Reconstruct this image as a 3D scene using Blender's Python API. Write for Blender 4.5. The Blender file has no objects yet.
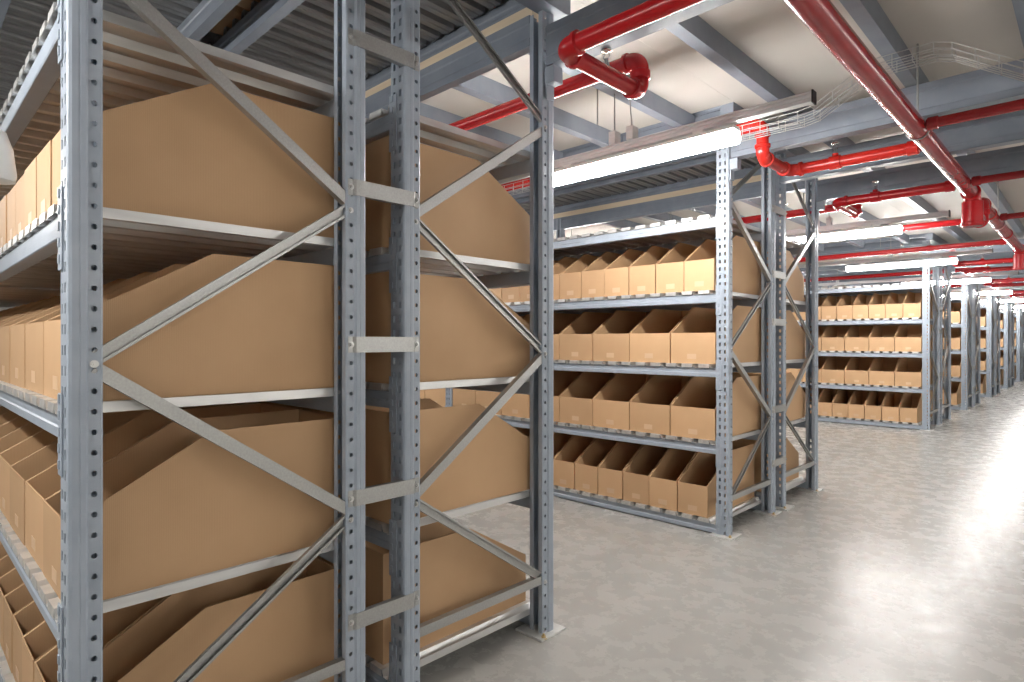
import bpy, bmesh, math, random
from mathutils import Vector, Matrix
random.seed(7)
S = bpy.context.scene
C = S.collection
R = math.radians

# ------------------------------------------------------------------ layout
XC, YC, HC, PHI = 1.746, -0.2957, 1.297, R(44.1)      # camera
D, G, UW, UD = 0.809, 0.157, 0.088, 0.07                # frame depth, flue gap, upright width / depth
BAY = 2.735
LINE = 2 * D + G
BLOCK_Y = [0.0, 3.558, 10.16, 13.65, 17.19, 20.72, 24.26]
T = [0.095, 0.625, 1.14, 1.64, 2.147]                  # tops of the decks
UH = 2.75
BZ0, BZ1 = 2.50, 2.675                                # main beams
CEIL = 2.93
CW = 2.85                                             # white boards over the aisles

# ------------------------------------------------------------------ materials
def nmat(name):
    m = bpy.data.materials.new(name); m.use_nodes = True
    nt = m.node_tree; b = nt.nodes['Principled BSDF']
    return m, nt, b
def node(nt, t, **kw):
    n = nt.nodes.new(t)
    for k, v in kw.items():
        if k in n.inputs: n.inputs[k].default_value = v
        else: setattr(n, k, v)
    return n
def ramp(nt, fac, stops):
    r = nt.nodes.new('ShaderNodeValToRGB'); el = r.color_ramp.elements
    while len(el) < len(stops): el.new(0.5)
    for e, (p, c) in zip(el, stops):
        e.position = p; e.color = (*c, 1)
    nt.links.new(fac, r.inputs[0]); return r
def simple(name, col, rough=.5, metal=0.0, spec=.5, coat=0.0):
    m, nt, b = nmat(name)
    b.inputs['Base Color'].default_value = (*col, 1)
    b.inputs['Roughness'].default_value = rough
    b.inputs['Metallic'].default_value = metal
    b.inputs['Specular IOR Level'].default_value = spec
    b.inputs['Coat Weight'].default_value = coat
    return m
def noisy(name, c0, c1, scale, rough=(.4, .5), metal=0.0, detail=4, stretch=(1, 1, 1), bump=0.0, lo=.35, hi=.65, spec=.5):
    m, nt, b = nmat(name)
    tc = node(nt, 'ShaderNodeTexCoord'); mp = node(nt, 'ShaderNodeMapping')
    mp.inputs['Scale'].default_value = stretch
    nt.links.new(tc.outputs['Object'], mp.inputs[0])
    n = node(nt, 'ShaderNodeTexNoise', Scale=scale, Detail=detail)
    nt.links.new(mp.outputs[0], n.inputs['Vector'])
    r = ramp(nt, n.outputs[0], [(lo, c0), (hi, c1)])
    nt.links.new(r.outputs[0], b.inputs['Base Color'])
    mr = node(nt, 'ShaderNodeMapRange'); mr.inputs[3].default_value = rough[0]; mr.inputs[4].default_value = rough[1]
    nt.links.new(n.outputs[0], mr.inputs[0]); nt.links.new(mr.outputs[0], b.inputs['Roughness'])
    b.inputs['Metallic'].default_value = metal
    b.inputs['Specular IOR Level'].default_value = spec
    if bump:
        bp = node(nt, 'ShaderNodeBump', Strength=bump, Distance=.002)
        nt.links.new(n.outputs[0], bp.inputs['Height']); nt.links.new(bp.outputs[0], b.inputs['Normal'])
    return m

def cardboard(name, c0, c1, c2):
    # kraft board: soft mottling, fine flute lines running up the board
    m, nt, b = nmat(name)
    tc = node(nt, 'ShaderNodeTexCoord')
    oi = node(nt, 'ShaderNodeObjectInfo')
    n = node(nt, 'ShaderNodeTexNoise', Scale=3.5, Detail=5)
    nt.links.new(tc.outputs['Object'], n.inputs['Vector'])
    r = ramp(nt, n.outputs[0], [(.3, c0), (.7, c1)])
    mp = node(nt, 'ShaderNodeMapping'); mp.inputs['Scale'].default_value = (60, 60, 2.5)
    nt.links.new(tc.outputs['Object'], mp.inputs[0])
    f = node(nt, 'ShaderNodeTexNoise', Scale=2.0, Detail=2)
    nt.links.new(mp.outputs[0], f.inputs['Vector'])
    mx = node(nt, 'ShaderNodeMix', data_type='RGBA')
    mul = node(nt, 'ShaderNodeMath', operation='MULTIPLY'); mul.inputs[1].default_value = .02
    nt.links.new(f.outputs[0], mul.inputs[0]); nt.links.new(mul.outputs[0], mx.inputs[0])
    nt.links.new(r.outputs[0], mx.inputs[6]); mx.inputs[7].default_value = (*c2, 1)
    hsv = node(nt, 'ShaderNodeHueSaturation')
    vr = node(nt, 'ShaderNodeMapRange'); vr.inputs[3].default_value = .92; vr.inputs[4].default_value = 1.07
    nt.links.new(oi.outputs['Random'], vr.inputs[0]); nt.links.new(vr.outputs[0], hsv.inputs['Value'])
    nt.links.new(mx.outputs[2], hsv.inputs['Color'])
    nt.links.new(hsv.outputs[0], b.inputs['Base Color'])
    b.inputs['Roughness'].default_value = .62
    b.inputs['Specular IOR Level'].default_value = .3
    w = node(nt, 'ShaderNodeTexWave', Scale=70.0); w.bands_direction = 'Y'
    nt.links.new(tc.outputs['Object'], w.inputs['Vector'])
    bp = node(nt, 'ShaderNodeBump', Strength=.12, Distance=.0015)
    nt.links.new(w.outputs[1], bp.inputs['Height']); nt.links.new(bp.outputs[0], b.inputs['Normal'])
    return m

M = {}
M['paint'] = noisy('blue_grey_paint', (.305, .35, .41), (.345, .39, .45), 14, (.32, .42))
M['beampaint'] = noisy('dark_blue_grey_paint', (.20, .228, .275), (.235, .265, .31), 9, (.36, .46))
M['galv'] = noisy('galvanised_steel', (.35, .35, .34), (.42, .42, .405), 160, (.36, .46), metal=.75, detail=6, lo=.3, hi=.7)
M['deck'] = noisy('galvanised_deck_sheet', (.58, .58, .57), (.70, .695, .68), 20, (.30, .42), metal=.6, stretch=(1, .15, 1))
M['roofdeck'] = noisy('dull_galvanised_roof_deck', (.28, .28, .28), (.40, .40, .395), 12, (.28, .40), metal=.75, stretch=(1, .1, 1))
M['card'] = cardboard('kraft_cardboard', (.525, .33, .178), (.585, .375, .21), (.44, .27, .14))
M['label'] = simple('pale_paper_label', (.61, .42, .255), .5)
M['white'] = noisy('off_white_ceiling_board', (.58, .55, .505), (.64, .61, .56), 1.3, (.55, .7))
M['red'] = noisy('red_pipe_paint', (.43, .008, .012), (.48, .011, .015), 12, (.20, .28))
M['darkred'] = noisy('deep_red_pipe_paint', (.29, .011, .014), (.33, .015, .017), 12, (.20, .28))
M['redo'] = noisy('orange_red_fitting_paint', (.56, .018, .014), (.62, .026, .016), 12, (.22, .3))
M['chrome'] = simple('bright_metal', (.8, .8, .78), .15, 1.0)
M['alu'] = noisy('anodised_aluminium', (.66, .66, .66), (.76, .76, .755), 40, (.3, .4), metal=.15, stretch=(.05, 1, 1))
M['black'] = simple('black_plastic', (.015, .015, .016), .45)
M['housing'] = simple('white_lamp_housing', (.82, .82, .80), .35)
M['wood'] = noisy('pale_raw_timber', (.72, .58, .41), (.80, .66, .48), 6, (.55, .7), stretch=(.3, 4, 4))
M['wall'] = noisy('painted_wall', (.60, .59, .56), (.66, .65, .62), 1.0, (.6, .75))
M['wire'] = simple('zinc_wire', (.55, .55, .54), .35, .6)
M['zinc'] = simple('zinc_plated_bolt', (.55, .55, .54), .3, .8)
M['plate'] = noisy('bright_zinc_plate', (.62, .62, .60), (.72, .72, .70), 40, (.35, .45), metal=.3)
M['brass'] = simple('yellow_zinc_bolt', (.60, .45, .22), .35, .9)

def lamp_mat():
    m, nt, b = nmat('lit_diffuser')
    b.inputs['Base Color'].default_value = (.9, .9, .9, 1)
    b.inputs['Emission Color'].default_value = (1, .98, .955, 1)
    b.inputs['Emission Strength'].default_value = 82.0
    return m
M['lamp'] = lamp_mat()

def floor_mat():
    m, nt, b = nmat('polished_concrete')
    tc = node(nt, 'ShaderNodeTexCoord')
    a = node(nt, 'ShaderNodeTexNoise', Scale=1.1, Detail=5, Roughness=.5, Distortion=.5)
    d = node(nt, 'ShaderNodeTexNoise', Scale=7.0, Detail=8, Roughness=.7)
    e = node(nt, 'ShaderNodeTexNoise', Scale=90.0, Detail=3)
    for x in (a, d, e): nt.links.new(tc.outputs['Object'], x.inputs['Vector'])
    mix = node(nt, 'ShaderNodeMix', data_type='FLOAT'); mix.inputs[0].default_value = .20
    nt.links.new(a.outputs[0], mix.inputs[2]); nt.links.new(d.outputs[0], mix.inputs[3])
    mix2 = node(nt, 'ShaderNodeMix', data_type='FLOAT'); mix2.inputs[0].default_value = .12
    nt.links.new(mix.outputs[0], mix2.inputs[2]); nt.links.new(e.outputs[0], mix2.inputs[3])
    r = ramp(nt, mix2.outputs[0], [(.22, (.335, .328, .309)), (.5, (.395, .388, .366)), (.78, (.45, .442, .418))])
    nt.links.new(r.outputs[0], b.inputs['Base Color'])
    mr = node(nt, 'ShaderNodeMapRange'); mr.inputs[1].default_value = .3; mr.inputs[2].default_value = .7
    mr.inputs[3].default_value = .20; mr.inputs[4].default_value = .34
    nt.links.new(d.outputs[0], mr.inputs[0]); nt.links.new(mr.outputs[0], b.inputs['Roughness'])
    b.inputs['Specular IOR Level'].default_value = .28
    bp = node(nt, 'ShaderNodeBump', Strength=.03, Distance=.004)
    nt.links.new(d.outputs[0], bp.inputs['Height']); nt.links.new(bp.outputs[0], b.inputs['Normal'])
    return m
M['floor'] = floor_mat()

# ------------------------------------------------------------------ mesh helpers
def mesh_of(bm, name, smooth=None):
    me = bpy.data.meshes.new(name)
    bmesh.ops.recalc_face_normals(bm, faces=bm.faces)
    bm.to_mesh(me); bm.free()
    if smooth is not None:
        for p in me.polygons: p.use_smooth = True
        if hasattr(me, 'set_sharp_from_angle'): me.set_sharp_from_angle(angle=R(smooth))
    return me
def link(name, me, mat, parent=None, loc=(0, 0, 0), rot=(0, 0, 0)):
    o = bpy.data.objects.new(name, me); C.objects.link(o)
    if mat and me is not None and not me.materials: me.materials.append(mat)
    o.location = loc; o.rotation_euler = rot
    if parent: o.parent = parent
    return o
def solidify(me, t, offset=-1.0, even=True):
    o = bpy.data.objects.new('tmp', me); C.objects.link(o)
    md = o.modifiers.new('s', 'SOLIDIFY'); md.thickness = t; md.offset = offset; md.use_even_offset = even
    dg = bpy.context.evaluated_depsgraph_get()
    out = bpy.data.meshes.new_from_object(o.evaluated_get(dg))
    bpy.data.objects.remove(o); bpy.data.meshes.remove(me)
    return out
def box(bm, x0, x1, y0, y1, z0, z1, bevel=0.0):
    v = [bm.verts.new(p) for p in ((x0,y0,z0),(x1,y0,z0),(x1,y1,z0),(x0,y1,z0),(x0,y0,z1),(x1,y0,z1),(x1,y1,z1),(x0,y1,z1))]
    fs = [bm.faces.new([v[i] for i in q]) for q in ((3,2,1,0),(4,5,6,7),(0,1,5,4),(1,2,6,5),(2,3,7,6),(3,0,4,7))]
    if bevel:
        ed = list({e for f in fs for e in f.edges})
        bmesh.ops.bevel(bm, geom=ed, offset=bevel, segments=2, affect='EDGES', profile=.6)
def frame_of(d):
    d = d.normalized()
    up = Vector((0, 0, 1)) if abs(d.z) < .95 else Vector((1, 0, 0))
    s = d.cross(up).normalized(); u = s.cross(d).normalized()
    return s, u
def sweep(bm, pts, r, n=12, caps=True):
    """a round tube along a polyline, radius r or one radius per point"""
    pts = [Vector(p) for p in pts]; rs = r if isinstance(r, (list, tuple)) else [r] * len(pts)
    rings = []; s = None
    for i, p in enumerate(pts):
        a = (pts[i] - pts[i-1]).normalized() if i else None
        b = (pts[i+1] - pts[i]).normalized() if i < len(pts) - 1 else None
        t = (a + b).normalized() if a is not None and b is not None and (a + b).length > 1e-6 else (b if a is None else a)
        if s is None: s, u = frame_of(t)
        s = (s - t * s.dot(t)).normalized(); u = t.cross(s).normalized()
        rings.append([bm.verts.new(p + (s * math.cos(2*math.pi*k/n) + u * math.sin(2*math.pi*k/n)) * rs[i]) for k in range(n)])
    for A, B in zip(rings, rings[1:]):
        for k in range(n): bm.faces.new((A[k], A[(k+1) % n], B[(k+1) % n], B[k]))
    if caps: bm.faces.new(rings[0][::-1]); bm.faces.new(rings[-1])
def cyl(bm, a, b, r, n=16): sweep(bm, [a, b], r, n)
def prism(bm, prof, axis, a0, a1):
    """extrude closed 2D profile along an axis; prof coordinates are the two other axes in order"""
    def P(p, a): return {'x': (a, p[0], p[1]), 'y': (p[0], a, p[1]), 'z': (p[0], p[1], a)}[axis]
    A = [bm.verts.new(P(p, a0)) for p in prof]; B = [bm.verts.new(P(p, a1)) for p in prof]
    n = len(prof)
    for k in range(n): bm.faces.new((A[k], A[(k+1) % n], B[(k+1) % n], B[k]))
    bm.faces.new(A[::-1]); bm.faces.new(B)
def smoothed(bm, name, ang=40): return mesh_of(bm, name, ang)

def tag(o, label=None, cat=None, group=None, kind=None):
    if label: o['label'] = label
    if cat: o['category'] = cat
    if group: o['group'] = group
    if kind: o['kind'] = kind
    return o
def thing(name, label, cat, loc=(0, 0, 0), group=None):
    o = bpy.data.objects.new(name, None); C.objects.link(o); o.location = loc; o.empty_display_size = .1
    return tag(o, label, cat, group)
def struct(name, bm, mat, smooth=None, parent=None):
    o = link(name, mesh_of(bm, name, smooth), mat, parent)
    if parent is None: o['kind'] = 'structure'
    return o

# ------------------------------------------------------------------ shared meshes of the racks
MESH = {}
def cached(key, fn):
    if key not in MESH: MESH[key] = fn()
    return MESH[key]

def upright_mesh():
    """perforated hat section: slotted face at y=0, drilled flanges towards y=UD, open at the back"""
    bm = bmesh.new(); vc = {}
    def V(p, z):
        k = (round(p[0], 5), round(p[1], 5), round(z, 5))
        if k not in vc: vc[k] = bm.verts.new(k)
        return vc[k]
    pitch = .05; rows = int(round(UH / pitch)); H = UH
    def plain(p, q):
        for i in range(rows):
            z0, z1 = i * pitch, min((i + 1) * pitch, H)
            zs = [z0, z0 + .013, z0 + .037, z1] if (p in SLOT and q in SLOT) else [z0, z1]
            for a, b in zip(zs, zs[1:]):
                bm.faces.new((V(p, a), V(q, a), V(q, b), V(p, b)))
    xs = [-.040, -.027, -.013, .013, .027, .040]
    SLOT = [(x, 0.0) for x in xs]
    # slotted front face; two columns of slots
    for j in range(5):
        p, q = SLOT[j], SLOT[j+1]
        for i in range(rows):
            z0, z1 = i * pitch, min((i + 1) * pitch, H)
            zs = [z0, z0 + .013, z0 + .037, z1]
            for k in range(3):
                if j in (1, 3) and k == 1: continue
                bm.faces.new((V(p, zs[k]), V(q, zs[k]), V(q, zs[k+1]), V(p, zs[k+1])))
    for s in (-1, 1):
        chain = [(s*.047, .002), (s*.050, .008), (s*.050, .020), (s*.0485, .023), (s*.050, .026), (s*.050, .034), (s*.043, .040)]
        # edge strip joining to slotted face
        e = (s*.040, 0.0)
        for i in range(rows):
            z0, z1 = i * pitch, min((i + 1) * pitch, H)
            bm.faces.new((V(e, z0), V(chain[0], z0), V(chain[0], z1), V(e, z1), V(e, z0 + .037), V(e, z0 + .013)))
        for p, q in zip(chain, chain[1:]): plain(p, q)
        # drilled flange, octagonal holes
        p, q = (s*.043, .040), (s*.043, .066)
        yc = .053
        for i in range(rows):
            z0, z1 = i * pitch, min((i + 1) * pitch, H)
            zm = (z0 + z1) / 2; c0, c1 = zm - .013, zm + .013
            bm.faces.new((V(p, z0), V(q, z0), V(q, c0), V(p, c0)))
            bm.faces.new((V(p, c1), V(q, c1), V(q, z1), V(p, z1)))
            oc = [(yc + .0072 * math.cos(R(22.5 + 45*k)), zm + .0072 * math.sin(R(22.5 + 45*k))) for k in range(8)]
            O = [V((s*.043, a), b) for a, b in oc]
            c = [V(q, c1), V(p, c1), V(p, c0), V(q, c0)]
            for k in range(4):
                bm.faces.new((c[k], O[2*k], O[2*k+1])) if False else None
            # corners q,c1 : oct 0,1 ; p,c1 : 2,3 ; p,c0 : 4,5 ; q,c0 : 6,7
            for k in range(4):
                bm.faces.new((c[k], O[(2*k+1) % 8], O[2*k]))
                bm.faces.new((c[k], c[(k+1) % 4], O[(2*k+2) % 8], O[2*k+1]))
        lip = [(s*.043, .066), (s*.041, .070), (s*.017, .070)]
        for a, b in zip(lip, lip[1:]): plain(a, b)
    for v in bm.verts: v.co.x *= .88
    me = solidify(mesh_of(bm, 'upright'), .0025, 0.0, False)
    return me

def beam_mesh(length):
    bm = bmesh.new()
    prof = [(0, 0), (.004, -.0), (.004, .0)]
    # y, z : stepped box section, front at y=0
    prof = [(.003, 0), (0, .003), (0, .026), (.004, .030), (.004, .059), (.007, .062), (.047, .062), (.05, .059), (.05, .003), (.047, 0)]
    prism(bm, prof, 'x', -length, 0)
    return mesh_of(bm, 'shelf_beam')
def connector_mesh():
    bm = bmesh.new()
    # angle plate hooked on the slotted face: five hooks pressed proud of it
    box(bm, -.043, 0, -.0055, -.0022, -.17, .03, .001)
    for k in range(5):
        z = -.155 + k * .04
        box(bm, -.033, -.019, -.0085, -.005, z, z + .022, .001)
    return mesh_of(bm, 'beam_connector')
def deck_mesh(length, front=True):
    """trapezoid corrugated sheet, crests at z=0, hooked tabs at both ends"""
    bm = bmesh.new()
    p = length / 22.0; cr, va, dp = .078, .026, .024
    pts = []
    for i in range(22):
        x = -length + i * p
        sl = (p - cr - va) / 2
        pts += [(x, 0, 1), (x + cr, 0, 1), (x + cr + sl, -dp, 0), (x + cr + sl + va, -dp, 0)]
    pts.append((0, 0, 1))
    y0, y1 = -.006, D + .006
    ys = [y0, .06, D - .06, y1]
    rows = [[bm.verts.new((x, y, z)) for (x, z, _) in pts] for y in ys]
    for a, b in zip(rows, rows[1:]):
        for i in range(len(pts) - 1): bm.faces.new((a[i], a[i+1], b[i+1], b[i]))
    for row, y in ((rows[0], y0), (rows[-1], y1)):
        for i in range(0, len(pts) - 1, 4):
            lo = [bm.verts.new((v.co.x, y + (-.001 if y < 0 else .001), -.024)) for v in (row[i], row[i+1])]
            bm.faces.new((row[i], row[i+1], lo[1], lo[0]))
    # turned-down edge at both sides
    for i, s in ((0, -1), (len(pts) - 1, 1)):
        lo = [bm.verts.new((r[i].co.x + s*.0005, r[i].co.y, -.026)) for r in rows]
        lip = [bm.verts.new((r[i].co.x - s*.012, r[i].co.y, -.028)) for r in rows]
        for k in range(3):
            bm.faces.new((rows[k][i], rows[k+1][i], lo[k+1], lo[k]))
            bm.faces.new((lo[k], lo[k+1], lip[k+1], lip[k]))
    return solidify(mesh_of(bm, 'shelf_deck'), .0016, 0.0, False)

def brace_mesh(y0, z0, y1, z1, open_out):
    """channel bar in the frame plane (x = 0 is the outside of the frame)"""
    bm = bmesh.new()
    a, b = Vector((0, y0, z0)), Vector((0, y1, z1)); d = (b - a).normalized(); n = Vector((1, 0, 0)); s = d.cross(n)
    w, t, dp = .0175, .0025, .026
    if open_out: dp = .013
    if open_out: prof = [(-w, 0), (-w, -dp), (w, -dp), (w, 0), (w - .0075, 0), (w - .0075, -t), (w - t, -t), (w - t, -dp + t), (-w + t, -dp + t), (-w + t, -t), (-w + .0075, -t), (-w + .0075, 0)]
    else: prof = [(-w, 0), (w, 0), (w, -dp), (w - t, -dp), (w - t, -t), (-w + t, -t), (-w + t, -dp), (-w, -dp)]
    A = [bm.verts.new(a + s * p + n * q) for p, q in prof]; B = [bm.verts.new(b + s * p + n * q) for p, q in prof]
    k = len(prof)
    for i in range(k): bm.faces.new((A[i], A[(i+1) % k], B[(i+1) % k], B[i]))
    bm.faces.new(A[::-1]); bm.faces.new(B)
    return mesh_of(bm, 'diagonal_brace')
def spacer_mesh():
    bm = bmesh.new()
    h = .025; y0, y1 = -.064, G + .064
    # flat strap: ends lie on the drilled flanges, the middle stands proud, top and bottom edges folded back
    path = [(y0, -.0045), (-.047, -.0045), (-.037, .003), (G + .037, .003), (G + .047, -.0045), (y1, -.0045)]
    rows = []
    for (y, x) in path:
        rows.append([bm.verts.new((x - (.018 if abs(x - .003) < .001 else .001), y, -h)), bm.verts.new((x, y, -h)), bm.verts.new((x, y, h)), bm.verts.new((x - (.018 if abs(x - .003) < .001 else .001), y, h))])
    for A, B in zip(rows, rows[1:]):
        for i in range(3): bm.faces.new((A[i], A[i+1], B[i+1], B[i]))
    return solidify(mesh_of(bm, 'row_spacer'), .003, 0.0, False)
def bolt_mesh():
    bm = bmesh.new()
    r = .007
    prof = [(r * math.cos(R(60*k)), r * math.sin(R(60*k))) for k in range(6)]
    prism(bm, prof, 'x', 0, .006)
    cyl(bm, (-.004, 0, 0), (.0015, 0, 0), .0095, 14)
    cyl(bm, (.004, 0, 0), (.009, 0, 0), .0035, 10)
    return mesh_of(bm, 'bolt')
def plate_mesh():
    bm = bmesh.new()
    box(bm, -.072, .085, -.05, .115, 0, .010, .002)
    return mesh_of(bm, 'base_plate')
def anchor_mesh():
    bm = bmesh.new()
    prism(bm, [(.011 * math.cos(R(60*k)), .011 * math.sin(R(60*k))) for k in range(6)], 'z', .006, .016)
    cyl(bm, (0, 0, .006), (0, 0, .026), .005, 10)
    cyl(bm, (0, 0, .0055), (0, 0, .008), .016, 14)
    return mesh_of(bm, 'anchor_bolt')
def bracket_mesh():
    bm = bmesh.new()
    box(bm, .002, .055, .004, .066, 2.425, 2.497, .004)
    box(bm, .002, .010, .010, .060, 2.36, 2.43, .002)
    return mesh_of(bm, 'beam_bracket')

ZO, ZM = [.235, 1.241, 2.24], [.731, 1.742]            # brace nodes on the outer and inner uprights

def upright(root, x, y, flip, near):
    o = link('upright', cached('upright', upright_mesh), M['paint'], root, (x - UW/2, y, 0), (0, 0, math.pi if flip else 0))
    b = link('base_plate', cached('plate', plate_mesh), M['plate'], o)
    if near:
        link('anchor_bolt', cached('anchor', anchor_mesh), M['brass'], b, (.06, -.018, 0))
        link('anchor_bolt', cached('anchor', anchor_mesh), M['brass'], b, (-.06, .088, 0))
    return o

def end_frame(root, x, near, braces=True, zs=(.378, .782, 1.285, 1.80, 2.29)):
    """the two upright frames of a double rack, tied back to back, outside at x"""
    upright(root, x, 0, False, near); upright(root, x, D, True, near)
    upright(root, x, D + G, False, near); upright(root, x, LINE, True, near)
    if not braces: return
    yf, ym = .054, D - .054
    segs = [(ZO[2], ZM[1], 0), (ZM[1], ZO[1], 1), (ZO[1], ZM[0], 0), (ZM[0], ZO[0], 1)]
    for k, (za, zb, op) in enumerate(segs):
        oz, mz = (za, zb) if k % 2 == 0 else (zb, za)
        off = .012 if k % 2 == 0 else -.012
        for side in (0, 1):
            if side == 0: ya, yb = yf, ym
            else: ya, yb = LINE - yf, LINE - ym
            xo = -.012 if op else -.010
            link('diagonal_brace', cached(('br', k, side), lambda: brace_mesh(ya, oz - off * .9, yb, mz + off * .9, op)), M['galv'], root, (x + xo, 0, 0))
    for side in (0, 1):
        ya, yb = (yf, ym) if side == 0 else (LINE - yf, LINE - ym)
        link('diagonal_brace', cached(('brt', side), lambda: brace_mesh(ya, ZO[2] + .03, yb, 2.70, 1)), M['galv'], root, (x - .012, 0, 0))
        link('horizontal_brace', cached(('brh', side), lambda: brace_mesh(ya - (.02 if side == 0 else -.02), .245, yb + (.03 if side == 0 else -.03), .245, 0)), M['galv'], root, (x - .010, 0, 0))
    for z in zs:
        sp = link('row_spacer', cached('spacer', spacer_mesh), M['galv'], root, (x, D, z))
        if near:
            for y in (-.053, G + .053):
                link('bolt', cached('bolt', bolt_mesh), M['zinc'], sp, (-.0025, y, 0))
    if near:
        for z in ZO:
            for y in (.053, LINE - .053): link('bolt', cached('bolt', bolt_mesh), M['zinc'], root, (x - .0055, y, z))
        for z in ZM:
            for y in (D - .053, D + G + .053): link('bolt', cached('bolt', bolt_mesh), M['zinc'], root, (x - .0055, y, z - .018))

def bay(root, x1, near):
    """shelves between the frames, right end at x1"""
    for (ybase, fl) in ((0, 0), (D + G, 0)):
        for i, t in enumerate(T):
            zb = max(t - .0245 - .062, .004)
            for y, rot in ((ybase + .0, 0), (ybase + D, math.pi)):
                bo = link('shelf_beam', cached('beam', lambda: beam_mesh(BAY)), M['paint'], root,
                          (x1 if rot == 0 else x1 - BAY, y, zb), (0, 0, rot))
                dz = t - zb if i else .175
                for sx, xx in ((0, .043), (1, -BAY)):
                    link('beam_connector', cached('conn', connector_mesh), M['paint'], bo, (xx, 0, dz))
            link('shelf_deck', cached('deck', lambda: deck_mesh(BAY)), M['deck'], root, (x1, ybase, t))

RANK = ['nearest', 'second', 'third', 'fourth', 'fifth', 'sixth', 'seventh']
RLAB = ['blue-grey steel shelving rack nearest the camera, braced end filling the left half',
        'blue-grey steel shelving rack standing second along the aisle, behind the nearest one',
        'blue-grey steel shelving rack standing third along the aisle, past the wide gap',
        'blue-grey steel shelving rack standing fourth along the aisle',
        'blue-grey steel shelving rack standing fifth along the aisle',
        'blue-grey steel shelving rack standing sixth along the aisle',
        'blue-grey steel shelving rack standing last of the row, at the photo edge']
RACKS = []
for k, y in enumerate(BLOCK_Y):
    root = thing('storage_rack', RLAB[k], 'rack', (0, y, 0), 'double shelving racks along the aisle')
    near = k < 2
    end_frame(root, 0, near, zs=(.378, .782, 1.285 if k == 0 else 1.44, 1.80, 2.29))
    nb = 2 if k < 2 else 1
    for b in range(nb):
        x1 = -UW - b * (BAY + UW)
        bay(root, x1, near)
        end_frame(root, x1 - BAY, False, braces=(k < 2 and b == 0))
    for yy, rz in ((0, 0), (LINE, math.pi)):
        link('beam_bracket', cached('bracket', bracket_mesh), M['paint'], root, (0, yy if rz == 0 else yy - .07, 0))
    RACKS.append(root)

# ------------------------------------------------------------------ cardboard bins
HF, HB, RUN = .212, .41, .345
def bin_mesh(w, depth=.778):
    bm = bmesh.new()
    x0, x1 = -w/2, w/2
    def V(*p): return bm.verts.new(p)
    a = [V(x0, 0, 0), V(x1, 0, 0), V(x1, depth, 0), V(x0, depth, 0)]
    f = [V(x0, 0, HF), V(x1, 0, HF)]
    s = [V(x0, RUN, HB), V(x1, RUN, HB)]
    b = [V(x0, depth, HB), V(x1, depth, HB)]
    bm.faces.new((a[0], a[3], a[2], a[1]))
    bm.faces.new((a[0], a[1], f[1], f[0]))
    bm.faces.new((a[1], a[2], b[1], s[1], f[1]))
    bm.faces.new((a[0], f[0], s[0], b[0], a[3]))
    bm.faces.new((a[2], a[3], b[0], b[1]))
    me = mesh_of(bm, 'bin')
    if me.polygons[0].normal.z > 0: me.flip_normals()      # thickness goes inwards
    me = solidify(me, .0045, -1.0, True)
    return me
def bin_label_mesh():
    bm = bmesh.new()
    box(bm, -.034, .034, -.0008, .0002, .028, .064)
    return mesh_of(bm, 'paper_label')

ORD = ['first', 'second', 'third', 'fourth', 'fifth', 'sixth', 'seventh', 'eighth', 'ninth', 'tenth', 'eleventh', 'twelfth']
LEV = ['lowest', 'second', 'third', 'top']
NPER = [11, 8, 8, 12]; PITCH = [.2295, .3405, .3405, .2255]; WID = [.220, .332, .332, .218]
START = [.068, .014, .014, .022]
def place_bins(k, back, lev, count, b=0, labels=True):
    y0 = BLOCK_Y[k]
    for i in range(count):
        w = WID[lev]
        xr = -UW - b * (BAY + UW) - START[lev] - i * PITCH[lev]
        x = xr - w/2 + random.uniform(-.0015, .0015)
        o = bpy.data.objects.new('cardboard_bin', cached(('bin', w), lambda: bin_mesh(w))); C.objects.link(o)
        if not o.data.materials: o.data.materials.append(M['card'])
        jit = random.uniform(0, .006)
        if back: o.location = (x, y0 + LINE - .014 - jit, T[lev] + .001); o.rotation_euler = (0, 0, math.pi + R(random.uniform(-.06, .06)))
        else: o.location = (x, y0 + .014 + jit, T[lev] + .001); o.rotation_euler = (0, 0, R(random.uniform(-.06, .06)))
        size = 'wide' if lev in (1, 2) else 'narrow'
        side = 'far side' if back else 'front side'
        n = ORD[i]
        if b: lab = f'{size} cardboard bin {n} past the middle post, {LEV[lev]} shelf, {side} of {RANK[k]} rack'
        else: lab = f'{size} cardboard bin, {n} from the aisle end, {LEV[lev]} shelf, {side} of {RANK[k]} rack'
        tag(o, lab, 'box', f'cardboard bins on the {LEV[lev]} shelf of the {RANK[k]} rack, {side}')
        if labels and not back:
            link('paper_label', cached('label', bin_label_mesh), M['label'], o, (random.uniform(-.008, .008), 0, random.uniform(-.004, .004)))

place_bins(0, False, 2, 6, b=1)
for lev in range(4):
    place_bins(0, False, lev, NPER[lev])
    place_bins(0, True, lev, {0: 5, 1: 4, 2: 4, 3: 5}[lev])
    place_bins(1, False, lev, NPER[lev])
    place_bins(1, False, lev, {0: 6, 1: 5, 2: 5, 3: 6}[lev], b=1)
    place_bins(1, True, lev, {0: 3, 1: 2, 2: 2, 3: 3}[lev])
    place_bins(2, False, lev, {0: 11, 1: 8, 2: 8, 3: 12}[lev])
    place_bins(2, True, lev, {0: 2, 1: 2, 2: 2, 3: 2}[lev])
    for k in (3, 4, 5, 6):
        place_bins(k, False, lev, {0: 4, 1: 3, 2: 3, 3: 4}[lev], labels=False)
        place_bins(k, True, lev, 1)

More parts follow.
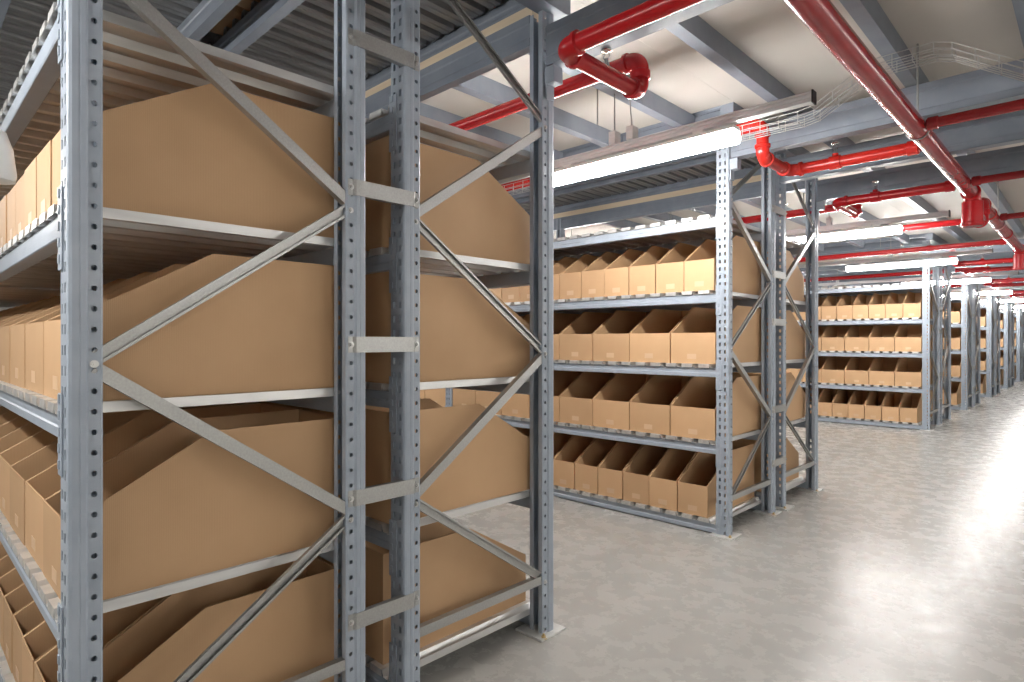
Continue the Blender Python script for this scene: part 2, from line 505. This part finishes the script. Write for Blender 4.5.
# ------------------------------------------------------------------ building shell
X0, X1, Y0, Y1 = -9.0, 9.0, -5.0, 30.0
bm = bmesh.new(); box(bm, X0, X1, Y0, Y1, -.12, 0); struct('floor', bm, M['floor'])
for nm, q in (('wall_left', (X0 - .2, X0, Y0, Y1)), ('wall_right', (X1, X1 + .2, Y0, Y1)), ('wall_back', (X0, X1, Y0 - .2, Y0)), ('wall_far', (X0, X1, Y1, Y1 + .2))):
    bm = bmesh.new(); box(bm, *q, -.12, 5.2); struct(nm, bm, M['wall'])
# white floor boards of the storey above: main aisle, then each cross aisle
XE = .0
bm = bmesh.new(); box(bm, .047, X1, Y0, Y1, CW, CW + .05); struct('ceiling', bm, M['white'])
edges = [Y0] + [e for y in BLOCK_Y for e in (y - .032, y + LINE + .068)] + [Y1]
for a, b in zip(edges[::2], edges[1::2]):
    bm = bmesh.new(); box(bm, X0, .046, a, b, CW, CW + .05); struct('ceiling', bm, M['white'])
bm = bmesh.new(); box(bm, X0, X1, Y0, Y1, 5.0, 5.2); struct('roof', bm, M['wall'])

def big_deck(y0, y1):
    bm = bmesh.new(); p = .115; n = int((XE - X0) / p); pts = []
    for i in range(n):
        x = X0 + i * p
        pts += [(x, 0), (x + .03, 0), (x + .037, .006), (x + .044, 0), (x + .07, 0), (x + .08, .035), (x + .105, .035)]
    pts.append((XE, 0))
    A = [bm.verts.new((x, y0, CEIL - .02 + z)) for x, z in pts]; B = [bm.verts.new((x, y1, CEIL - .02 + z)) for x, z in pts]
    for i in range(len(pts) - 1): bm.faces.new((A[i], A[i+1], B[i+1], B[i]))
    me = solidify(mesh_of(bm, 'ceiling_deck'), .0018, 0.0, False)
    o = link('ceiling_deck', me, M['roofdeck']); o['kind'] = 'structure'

def channel_x(name, x0, x1, y, z0, z1, w=.06, mat='beampaint', flange=.0):
    """cold-rolled C / I member running along x, web towards -y"""
    bm = bmesh.new(); t = .004
    h = w/2
    prof = [(y - h, z0), (y + h, z0), (y + h, z0 + .012), (y - h + t, z0 + t), (y - h + t, z1 - t), (y + h, z1 - .012), (y + h, z1), (y - h, z1),
            (y - h, z1 - .035), (y - h + .006, z1 - .045), (y - h + .006, z0 + .045), (y - h, z0 + .035)]
    if flange:
        prof = [(y - h, z0), (y + h, z0), (y + h, z0 + .009), (y + .006, z0 + .012), (y + .006, z1 - .012), (y + h, z1 - .009), (y + h, z1), (y - h, z1), (y - h, z1 - .009), (y - .006, z1 - .012), (y - .006, z0 + .012), (y - h, z0 + .009)]
    prism(bm, prof, 'x', x0, x1)
    o = link(name, mesh_of(bm, name), M[mat]); o['kind'] = 'structure'
    return o
def purlin_y(x, y0, y1, z0, z1):
    bm = bmesh.new(); t = .004
    h = .032
    prof = [(x - h, z0), (x + h, z0), (x + h, z1), (x - h, z1), (x - h, z1 - .02), (x - h + t, z1 - .02), (x - h + t, z1 - t), (x + h - t, z1 - t), (x + h - t, z0 + t), (x - h + t, z0 + t), (x - h + t, z0 + .02), (x - h, z0 + .02)]
    prism(bm, prof, 'y', y0, y1)
    o = link('ceiling_purlin', mesh_of(bm, 'ceiling_purlin'), M['beampaint']); o['kind'] = 'structure'

PUR = [1.515, .99, .344, -.283, -.87, -1.45, -2.04, -2.63]
for k, y in enumerate(BLOCK_Y):
    # beams over the main aisle at the front, middle and back of each rack
    for yy in (y + .04, y + D + G/2, y + LINE - .03):
        channel_x('ceiling_beam', .012, 6.0, yy, BZ0, BZ1, .08)
    # beams along the rack: pair at the back, pair either side of the flue, front
    for yy, z0, z1 in ((y + LINE - .037, 2.625, 2.765), (y + LINE + .023, 2.83, CEIL - .003), (y + D - .045, 2.80, CEIL - .022), (y + D + G - .005, 2.80, CEIL - .022), (y + .06, 2.81, CEIL - .022)):
        channel_x('ceiling_beam', X0 if k < 3 else -3.2, -.092 if z0 < 2.75 else -.047, yy, z0, z1, .05, mat='beampaint')
    bm = bmesh.new(); box(bm, X0 if k < 3 else -3.2, -.105, y + LINE - .030, y + LINE + .03, 2.7652, 2.8298)
    o = link(f'trim_{k+1}', mesh_of(bm, 'trim'), M['wood']); o['kind'] = 'structure'
    big_deck(y + .032, y + D - .02); big_deck(y + D + G - .03, y + LINE - .032)
    # edge beam above the rack end
    bm = bmesh.new(); box(bm, -.045, .045, y - .03, y + LINE + .065, 2.752, CEIL - .002, .003); struct('ceiling_beam', bm, M['beampaint'])
gaps = [(-4.9, -.1)] + [(a + LINE, b) for a, b in zip(BLOCK_Y, BLOCK_Y[1:])] + [(BLOCK_Y[-1] + LINE, 29.9)]
for a, b in gaps:
    for x in PUR:
        if x < -.05: purlin_y(x, a + .05, b + .018, 2.74, CW)
for x in PUR + [2.1, 2.7, 3.3, 3.9, 4.5]:
    if x > .05: purlin_y(x, -4.9, 29.9, 2.74, CW)

# cartons on the storey above, seen through the slot over the flue of the nearest rack
def carton_mesh():
    bm = bmesh.new(); box(bm, -.15, .15, -.11, .11, 0, .26, .004)
    for s in (-1, 1): box(bm, -.15, .15, -.11 if s < 0 else .003, -.003 if s < 0 else .11, .2602, .264)
    return mesh_of(bm, 'carton')
for i in range(4):
    o = link('carton', cached('carton', carton_mesh), M['card'], None, (-.45 - i * .36, D + G/2, CEIL + .03), (0, 0, R([2, -3, 1, 4][i])))
    tag(o, f'brown carton on the floor above, {ORD[i]} from the right in the ceiling slot', 'box', 'cartons above the ceiling slot')

# ------------------------------------------------------------------ lights
def aisle_light(y, label, zl=2.285, right=False):
    sgn = -1
    xa, xb = (.45, -.82) if not right else (3.2, 4.47)
    t = thing('linear_ceiling_light', label, 'lamp', (0, y, 0), 'linear lights over the cross aisles')
    lamps = [(.45, -.82), (-2.95, -4.22)] if not right else [(5.8, 4.53), (8.5, 7.23)]
    # carrying rail: slotted aluminium profile
    r0, r1 = (-5.2, .81) if not right else (4.2, 8.7)
    bm = bmesh.new()
    hw, iw = .022, .015
    prof = [(-hw, 2.390), (hw, 2.390), (hw, 2.398), (iw, 2.400), (iw, 2.408), (hw, 2.410), (hw, 2.418), (iw, 2.420), (iw, 2.428), (hw, 2.430), (hw, 2.438), (-hw, 2.438), (-hw, 2.430), (-iw, 2.428), (-iw, 2.420), (-hw, 2.418), (-hw, 2.410), (-iw, 2.408), (-iw, 2.400), (-hw, 2.398)]
    prism(bm, prof, 'x', r0, r1); link('rail', mesh_of(bm, 'rail'), M['alu'], t)
    bm = bmesh.new(); e = r1 if not right else r0
    box(bm, e - .002, e + .006, -.025, .025, 2.384, 2.443, .002); link('end_cap', mesh_of(bm, 'end_cap'), M['black'], t)
    for (a, b) in lamps:
        lo, hi = min(a, b), max(a, b)
        bm = bmesh.new()
        prism(bm, [(-.043, zl + .066), (.043, zl + .066), (.036, zl + .086), (-.036, zl + .086)], 'x', lo, hi)
        for xx in (lo + .2, hi - .2): box(bm, xx - .03, xx + .03, -.02, .02, zl + .085, 2.391)
        link('housing', mesh_of(bm, 'housing'), M['housing'], t)
        bm = bmesh.new()
        prof = [(-.042, zl + .0655), (-.044, zl + .04), (-.036, zl + .012), (-.018, zl), (.018, zl), (.036, zl + .012), (.044, zl + .04), (.042, zl + .0655)]
        prism(bm, prof, 'x', lo, hi); link('diffuser', mesh_of(bm, 'diffuser', 50), M['lamp'], t)
    rods = [-.28, -.16, -1.9, -3.4, -.403] if not right else [4.6, 6.2, 8.2]
    for i, x in enumerate(rods):
        if i == 4:      # loose drop rod, not reaching the rail
            bm = bmesh.new(); cyl(bm, (x, 0, CW), (x, 0, 2.59), .004, 8); link('suspension_rod', mesh_of(bm, 'rod'), M['galv'], t); continue
        dx = .03 if i == 1 and not right else 0
        bm = bmesh.new(); cyl(bm, (x - dx, 0, CW), (x, 0, 2.50), .004, 8); link('suspension_rod', mesh_of(bm, 'rod'), M['galv'], t)
        bm = bmesh.new(); box(bm, x - .022, x + .022, -.03, .03, 2.439, 2.515, .003); link('rod_clamp', mesh_of(bm, 'clamp'), M['alu'], t)
    return t
LY = [2.655, 6.18, 9.21, 12.58, 16.11, 19.6, 23.15, 26.5]
LN = ['between the nearest and second racks', 'just behind the second rack', 'just in front of the third rack', 'in front of the fourth rack', 'in front of the fifth rack', 'in front of the sixth rack', 'in front of the last rack', 'behind the last rack']
for y, n in zip(LY, LN): aisle_light(y, f'lit white linear lamp under an aluminium rail, {n}')
aisle_light(-1.0, 'lit white linear lamp before the nearest rack, beside the camera')
RN = ['first', 'second', 'third', 'fourth', 'fifth', 'sixth']
for y, n in zip([-.8, 2.9, 6.6, 10.6, 15.5], RN): aisle_light(y, f'lit linear lamp outside the photo across the main aisle, {n} from the camera', right=True)

# white shade hanging at the very edge of the photograph, before the nearest rack
t = thing('pendant_shade', 'white rounded plastic shade hanging before the nearest rack, at the left photo edge', 'shade', (-.122, -.129, 0))
bm = bmesh.new(); sweep(bm, [(0, 0, 1.672), (0, 0, 1.675), (0, 0, 1.69), (0, 0, 1.75), (0, 0, 1.79), (0, 0, 1.80)], [.03, .046, .05, .043, .03, .01], 24)
link('shade', smoothed(bm, 'shade', 50), M['housing'], t)
bm = bmesh.new(); cyl(bm, (0, 0, 1.80), (0, 0, CW), .004, 8); link('cord', mesh_of(bm, 'cord'), M['black'], t)

# ------------------------------------------------------------------ sprinkler pipes
MX, MZ, MR = 1.069, 2.40, .0475
def arc(c, a, b, r, n=7):
    """points of a quarter bend with centre corner c, arriving from direction a, leaving to direction b (unit vectors)"""
    c, a, b = Vector(c), Vector(a), Vector(b)
    o = c - a * r + b * r
    return [o - b * r * math.cos(t) + a * r * math.sin(t) for t in [math.pi/2 * i/n for i in range(n + 1)]]
def tube(name, pts, r, mat, parent, n=18):
    bm = bmesh.new(); sweep(bm, pts, r, n)
    return link(name, smoothed(bm, name, 40), M[mat], parent)
def collar(parent, p, d, r, mat='red', w=.03, name='coupling'):
    p, d = Vector(p), Vector(d)
    bm = bmesh.new()
    sweep(bm, [p - d*w, p - d*(w - .004), p + d*(w - .004), p + d*w], [r + .001, r + .007, r + .007, r + .001], 18)
    o = link(name, smoothed(bm, name, 35), M[mat], parent); return o
def elbow(parent, c, a, b, r, mat='red', br=None):
    br = br or r * 1.7
    pts = arc(c, a, b, br)
    A, B = Vector(a), Vector(b)
    pts = [pts[0] - A * .02] + pts + [pts[-1] + B * .02]
    e = tube('elbow', pts, r * 1.10, mat, parent)
    for p, d in ((pts[0], A), (pts[-1], B)):
        collar(e, p, d, r * 1.10, mat, .012, 'elbow_rim')
def sprinkler_head(parent, p, up=1):
    x, y, z = p
    bm = bmesh.new()
    sweep(bm, [(x, y, z), (x, y, z + .012*up), (x, y, z + .014*up), (x, y, z + .03*up)], [.012, .012, .008, .008], 10)
    for s in (-1, 1): sweep(bm, [(x + s*.008, y, z + .026*up), (x + s*.016, y, z + .04*up), (x + s*.004, y, z + .06*up)], .0025, 6)
    sweep(bm, [(x, y, z + .058*up), (x, y, z + .062*up), (x, y, z + .064*up), (x, y, z + .067*up)], [.006, .022, .024, .022], 14)
    link('sprinkler_head', smoothed(bm, 'sprinkler_head', 40), M['chrome'], parent)

main = thing('sprinkler_main_pipe', 'thick glossy red pipe running overhead along the main aisle, stepping down at intervals', 'pipe', (0, 0, 0))
drops = [5.366, 9.237, 14.75, 19.7]
zlow = 2.255; ya = -4.9
X, Y, Z = (1, 0, 0), (0, 1, 0), (0, 0, 1)
nX, nY, nZ = (-1, 0, 0), (0, -1, 0), (0, 0, -1)
for d in drops:
    u = d + .44
    tube('pipe_run', [(MX, ya, MZ), (MX, d - .06, MZ)], MR, 'darkred', main, 28)
    R2 = MR * 1.06
    elbow(main, (MX, d, MZ), Y, nZ, R2, 'red', .062)
    tube('pipe_drop', [(MX, d, MZ - .05), (MX, d, MZ - .06), (MX, d, zlow - .095), (MX, d, zlow - .10)], [MR, .067, .067, .062], 'red', main, 28)
    collar(main, (MX, d, zlow - .08), Z, .066, 'red', .012, 'end_ring')
    tube('pipe_drop', [(MX, d + .05, zlow), (MX, u - .06, zlow)], MR, 'red', main, 24)
    elbow(main, (MX, u, zlow), Y, Z, R2, 'red', .062)
    tube('pipe_drop', [(MX, u, zlow + .06), (MX, u, MZ - .06)], MR, 'red', main, 24)
    elbow(main, (MX, u, MZ), Z, Y, R2, 'red', .062)
    ya = u + .06
tube('pipe_run', [(MX, ya, MZ), (MX, 29.9, MZ)], MR, 'darkred', main, 28)
for y in (6.36, 7.7, 10.55, 12.1):
    collar(main, (MX, y, MZ), Y, MR, 'darkred', .018)
for y in (3.45, 7.0, 12.5, 16.7):   # hangers
    bm = bmesh.new(); cyl(bm, (MX, y, MZ + MR), (MX, y, CW), .005, 8)
    sweep(bm, [(MX + (MR + .004) * math.cos(t), y, MZ + (MR + .004) * math.sin(t)) for t in [2*math.pi*i/16 for i in range(17)]], .004, 6)
    link('pipe_hanger', mesh_of(bm, 'pipe_hanger'), M['galv'], main)

BR = .0345
def branch(y_main, y_run, label, mat='red', xe=.32, z_run=2.53, xl=-6.0, head=True, tee=True):
    """from the main pipe along -x, a swing under the beam, a riser, then on along -x over the cross aisle"""
    t = thing('sprinkler_branch_pipe', label, 'pipe', (0, 0, 0), 'sprinkler branch pipes')
    s = 1 if y_run > y_main else -1
    sy = (0, s, 0); bb = BR * 1.6
    tube('pipe_run', [(MX - MR - .002, y_main, MZ), (xe + bb, y_main, MZ)], BR, mat, t)
    collar(t, (MX - MR - .034, y_main, MZ), X, BR, mat, .03, 'outlet_fitting')
    elbow(t, (xe, y_main, MZ), nX, sy, BR, mat)
    tube('pipe_run', [(xe, y_main + s*bb, MZ), (xe, y_run - s*bb, MZ)], BR, mat, t)
    elbow(t, (xe, y_run, MZ), sy, Z, BR, mat, BR*1.35)
    tube('pipe_run', [(xe, y_run, MZ + BR*1.3), (xe, y_run, z_run - BR*1.3)], BR, mat, t)
    elbow(t, (xe, y_run, z_run), Z, nX, BR, mat, BR*1.35)
    tube('pipe_run', [(xe - bb, y_run, z_run), (xl, y_run, z_run)], BR, mat, t)
    if not tee: sprinkler_head(t, (xe, (y_main + y_run)/2 + .02, MZ + BR)); sprinkler_head(t, (xe - .6, y_run, z_run + BR))
    elif head:
        collar(t, (xe + .28, y_main, MZ), X, BR, mat, .035, 'tee')
        tube('tee', [(xe + .28, y_main, MZ + BR - .004), (xe + .28, y_main, MZ + BR + .02)], .018, mat, t, 12)
        sprinkler_head(t, (xe + .28, y_main, MZ + BR + .02))
        sprinkler_head(t, (xe - .6, y_run, z_run + BR))
    return t
for k, y in enumerate(BLOCK_Y[:6]):
    branch(y + (1.48 if k == 0 else 1.41), y + (2.03 if k == 0 else 2.0), f'red sprinkler branch pipe swinging under the back beam of the {RANK[k]} rack', 'red', xe=.285 if k == 0 else .24, z_run=2.55 if k == 0 else 2.48, tee=k > 0, xl=-6.0 if k < 3 else -3)
    if k: branch(y + .22, y - .20, f'red sprinkler branch pipe stepping up at the front beam of the {RANK[k]} rack', 'redo' if k == 1 else 'red', xe=.30, z_run=2.60, xl=-6.0 if k < 3 else -3)
for y, n in ((6.61, 'behind the second rack'), (8.33, 'before the third rack')):
    t = thing('sprinkler_branch_pipe', f'straight red sprinkler branch pipe crossing the wide gap {n}', 'pipe', (0, 0, 0), 'sprinkler branch pipes')
    tube('pipe_run', [(MX - MR - .002, y, MZ), (-6, y, MZ)], .03, 'red', t)
    collar(t, (MX - MR - .034, y, MZ), X, .03, 'red', .03, 'outlet_fitting')
    for x in (.3, -1.2): collar(t, (x, y, MZ), X, .03, 'red', .025, 'coupling')
# branches to the other side
for y, n in ((1.48, 'nearest'), (3.385, 'second'), (4.92, 'second rack\'s back'), (6.61, 'wide gap')):
    lab = {'nearest': 'thin dark red pipe leaving the main pipe to the right, nearest the camera', 'second': 'thin dark red pipe leaving the main pipe rightwards, level with second rack front', "second rack's back": 'thin dark red pipe leaving the main pipe rightwards, just before its first drop', 'wide gap': 'thin dark red pipe leaving the main pipe to the right, just past its first drop'}[n]
    t = thing('sprinkler_side_pipe', lab, 'pipe', (0, 0, 0), 'side pipes to the right')
    tube('pipe_run', [(MX + MR + .002, y, MZ), (5.5, y, MZ)], .026, 'darkred', t)
    collar(t, (MX + MR + .03, y, MZ), X, .026, 'darkred', .025, 'outlet_fitting')

# ------------------------------------------------------------------ wire cable trays
def cable_tray(path, label, w=.10, h=.055, step=.10):
    """welded wire basket along a polyline: bottom and side wires, U wires across"""
    bm = bmesh.new(); P = [Vector(p) for p in path]; r = .0021
    side = []
    for i in range(len(P)):
        t = (P[min(i+1, len(P)-1)] - P[max(i-1, 0)]).normalized()
        side.append(Vector((-t.y, t.x, 0)).normalized())
    U = Vector((0, 0, 1))
    for a, hh in ((-w/2, h), (-w/2, h*.5), (-w/2, 0), (-w/6, 0), (w/6, 0), (w/2, 0), (w/2, h*.5), (w/2, h)):
        sweep(bm, [p + s * a + U * hh for p, s in zip(P, side)], r, 5)
    for i in range(len(P) - 1):
        L = (P[i+1] - P[i]).length; n = max(1, int(round(L / step)))
        for k in range(n):
            f = k / n; c = P[i].lerp(P[i+1], f); s = side[i].lerp(side[i+1], f)
            sweep(bm, [c - s*w/2 + U*h, c - s*w/2 - U*.003, c + s*w/2 - U*.003, c + s*w/2 + U*h], r, 5)
    o = link('cable_tray', mesh_of(bm, 'cable_tray'), M['wire'])
    return tag(o, label, 'cable tray', 'wire cable trays')
cable_tray([(-5, 3.12, 2.462), (.60, 3.12, 2.462), (.68, 3.12, 2.475), (.95, 3.12, 2.625), (1.20, 3.12, 2.625), (1.27, 3.12, 2.60), (1.52, 3.12, 2.43), (1.8, 3.12, 2.42), (4.5, 3.12, 2.42)],
           'zinc wire cable tray humping over the thick red pipe, before the second rack')
cable_tray([(-5, 9.7, 2.48), (.60, 9.7, 2.48), (.9, 9.7, 2.60), (1.25, 9.7, 2.60), (1.6, 9.7, 2.44), (4.5, 9.7, 2.44)],
           'zinc wire cable tray before the third rack, far down the aisle')

# ------------------------------------------------------------------ world, camera, view
w = bpy.data.worlds.new('World'); S.world = w; w.use_nodes = True
w.node_tree.nodes['Background'].inputs[0].default_value = (.9, .93, 1, 1)
w.node_tree.nodes['Background'].inputs[1].default_value = .1
cam = bpy.data.cameras.new('Camera'); co = bpy.data.objects.new('Camera', cam); C.objects.link(co)
co.location = (XC, YC, HC); co.rotation_euler = (math.pi/2, 0, PHI)
cam.sensor_width = 36; cam.lens = 604.7 / 1024 * 36; cam.clip_start = .02
S.camera = co
S.view_settings.view_transform = 'Standard'; S.view_settings.look = 'None'
S.view_settings.gamma = 1; S.view_settings.use_curve_mapping = False
S.view_settings.exposure = 0.25
S.cycles.max_bounces = 10; S.cycles.diffuse_bounces = 6; S.cycles.glossy_bounces = 5
S.cycles.caustics_reflective = True
S.cycles.sample_clamp_indirect = 6.0
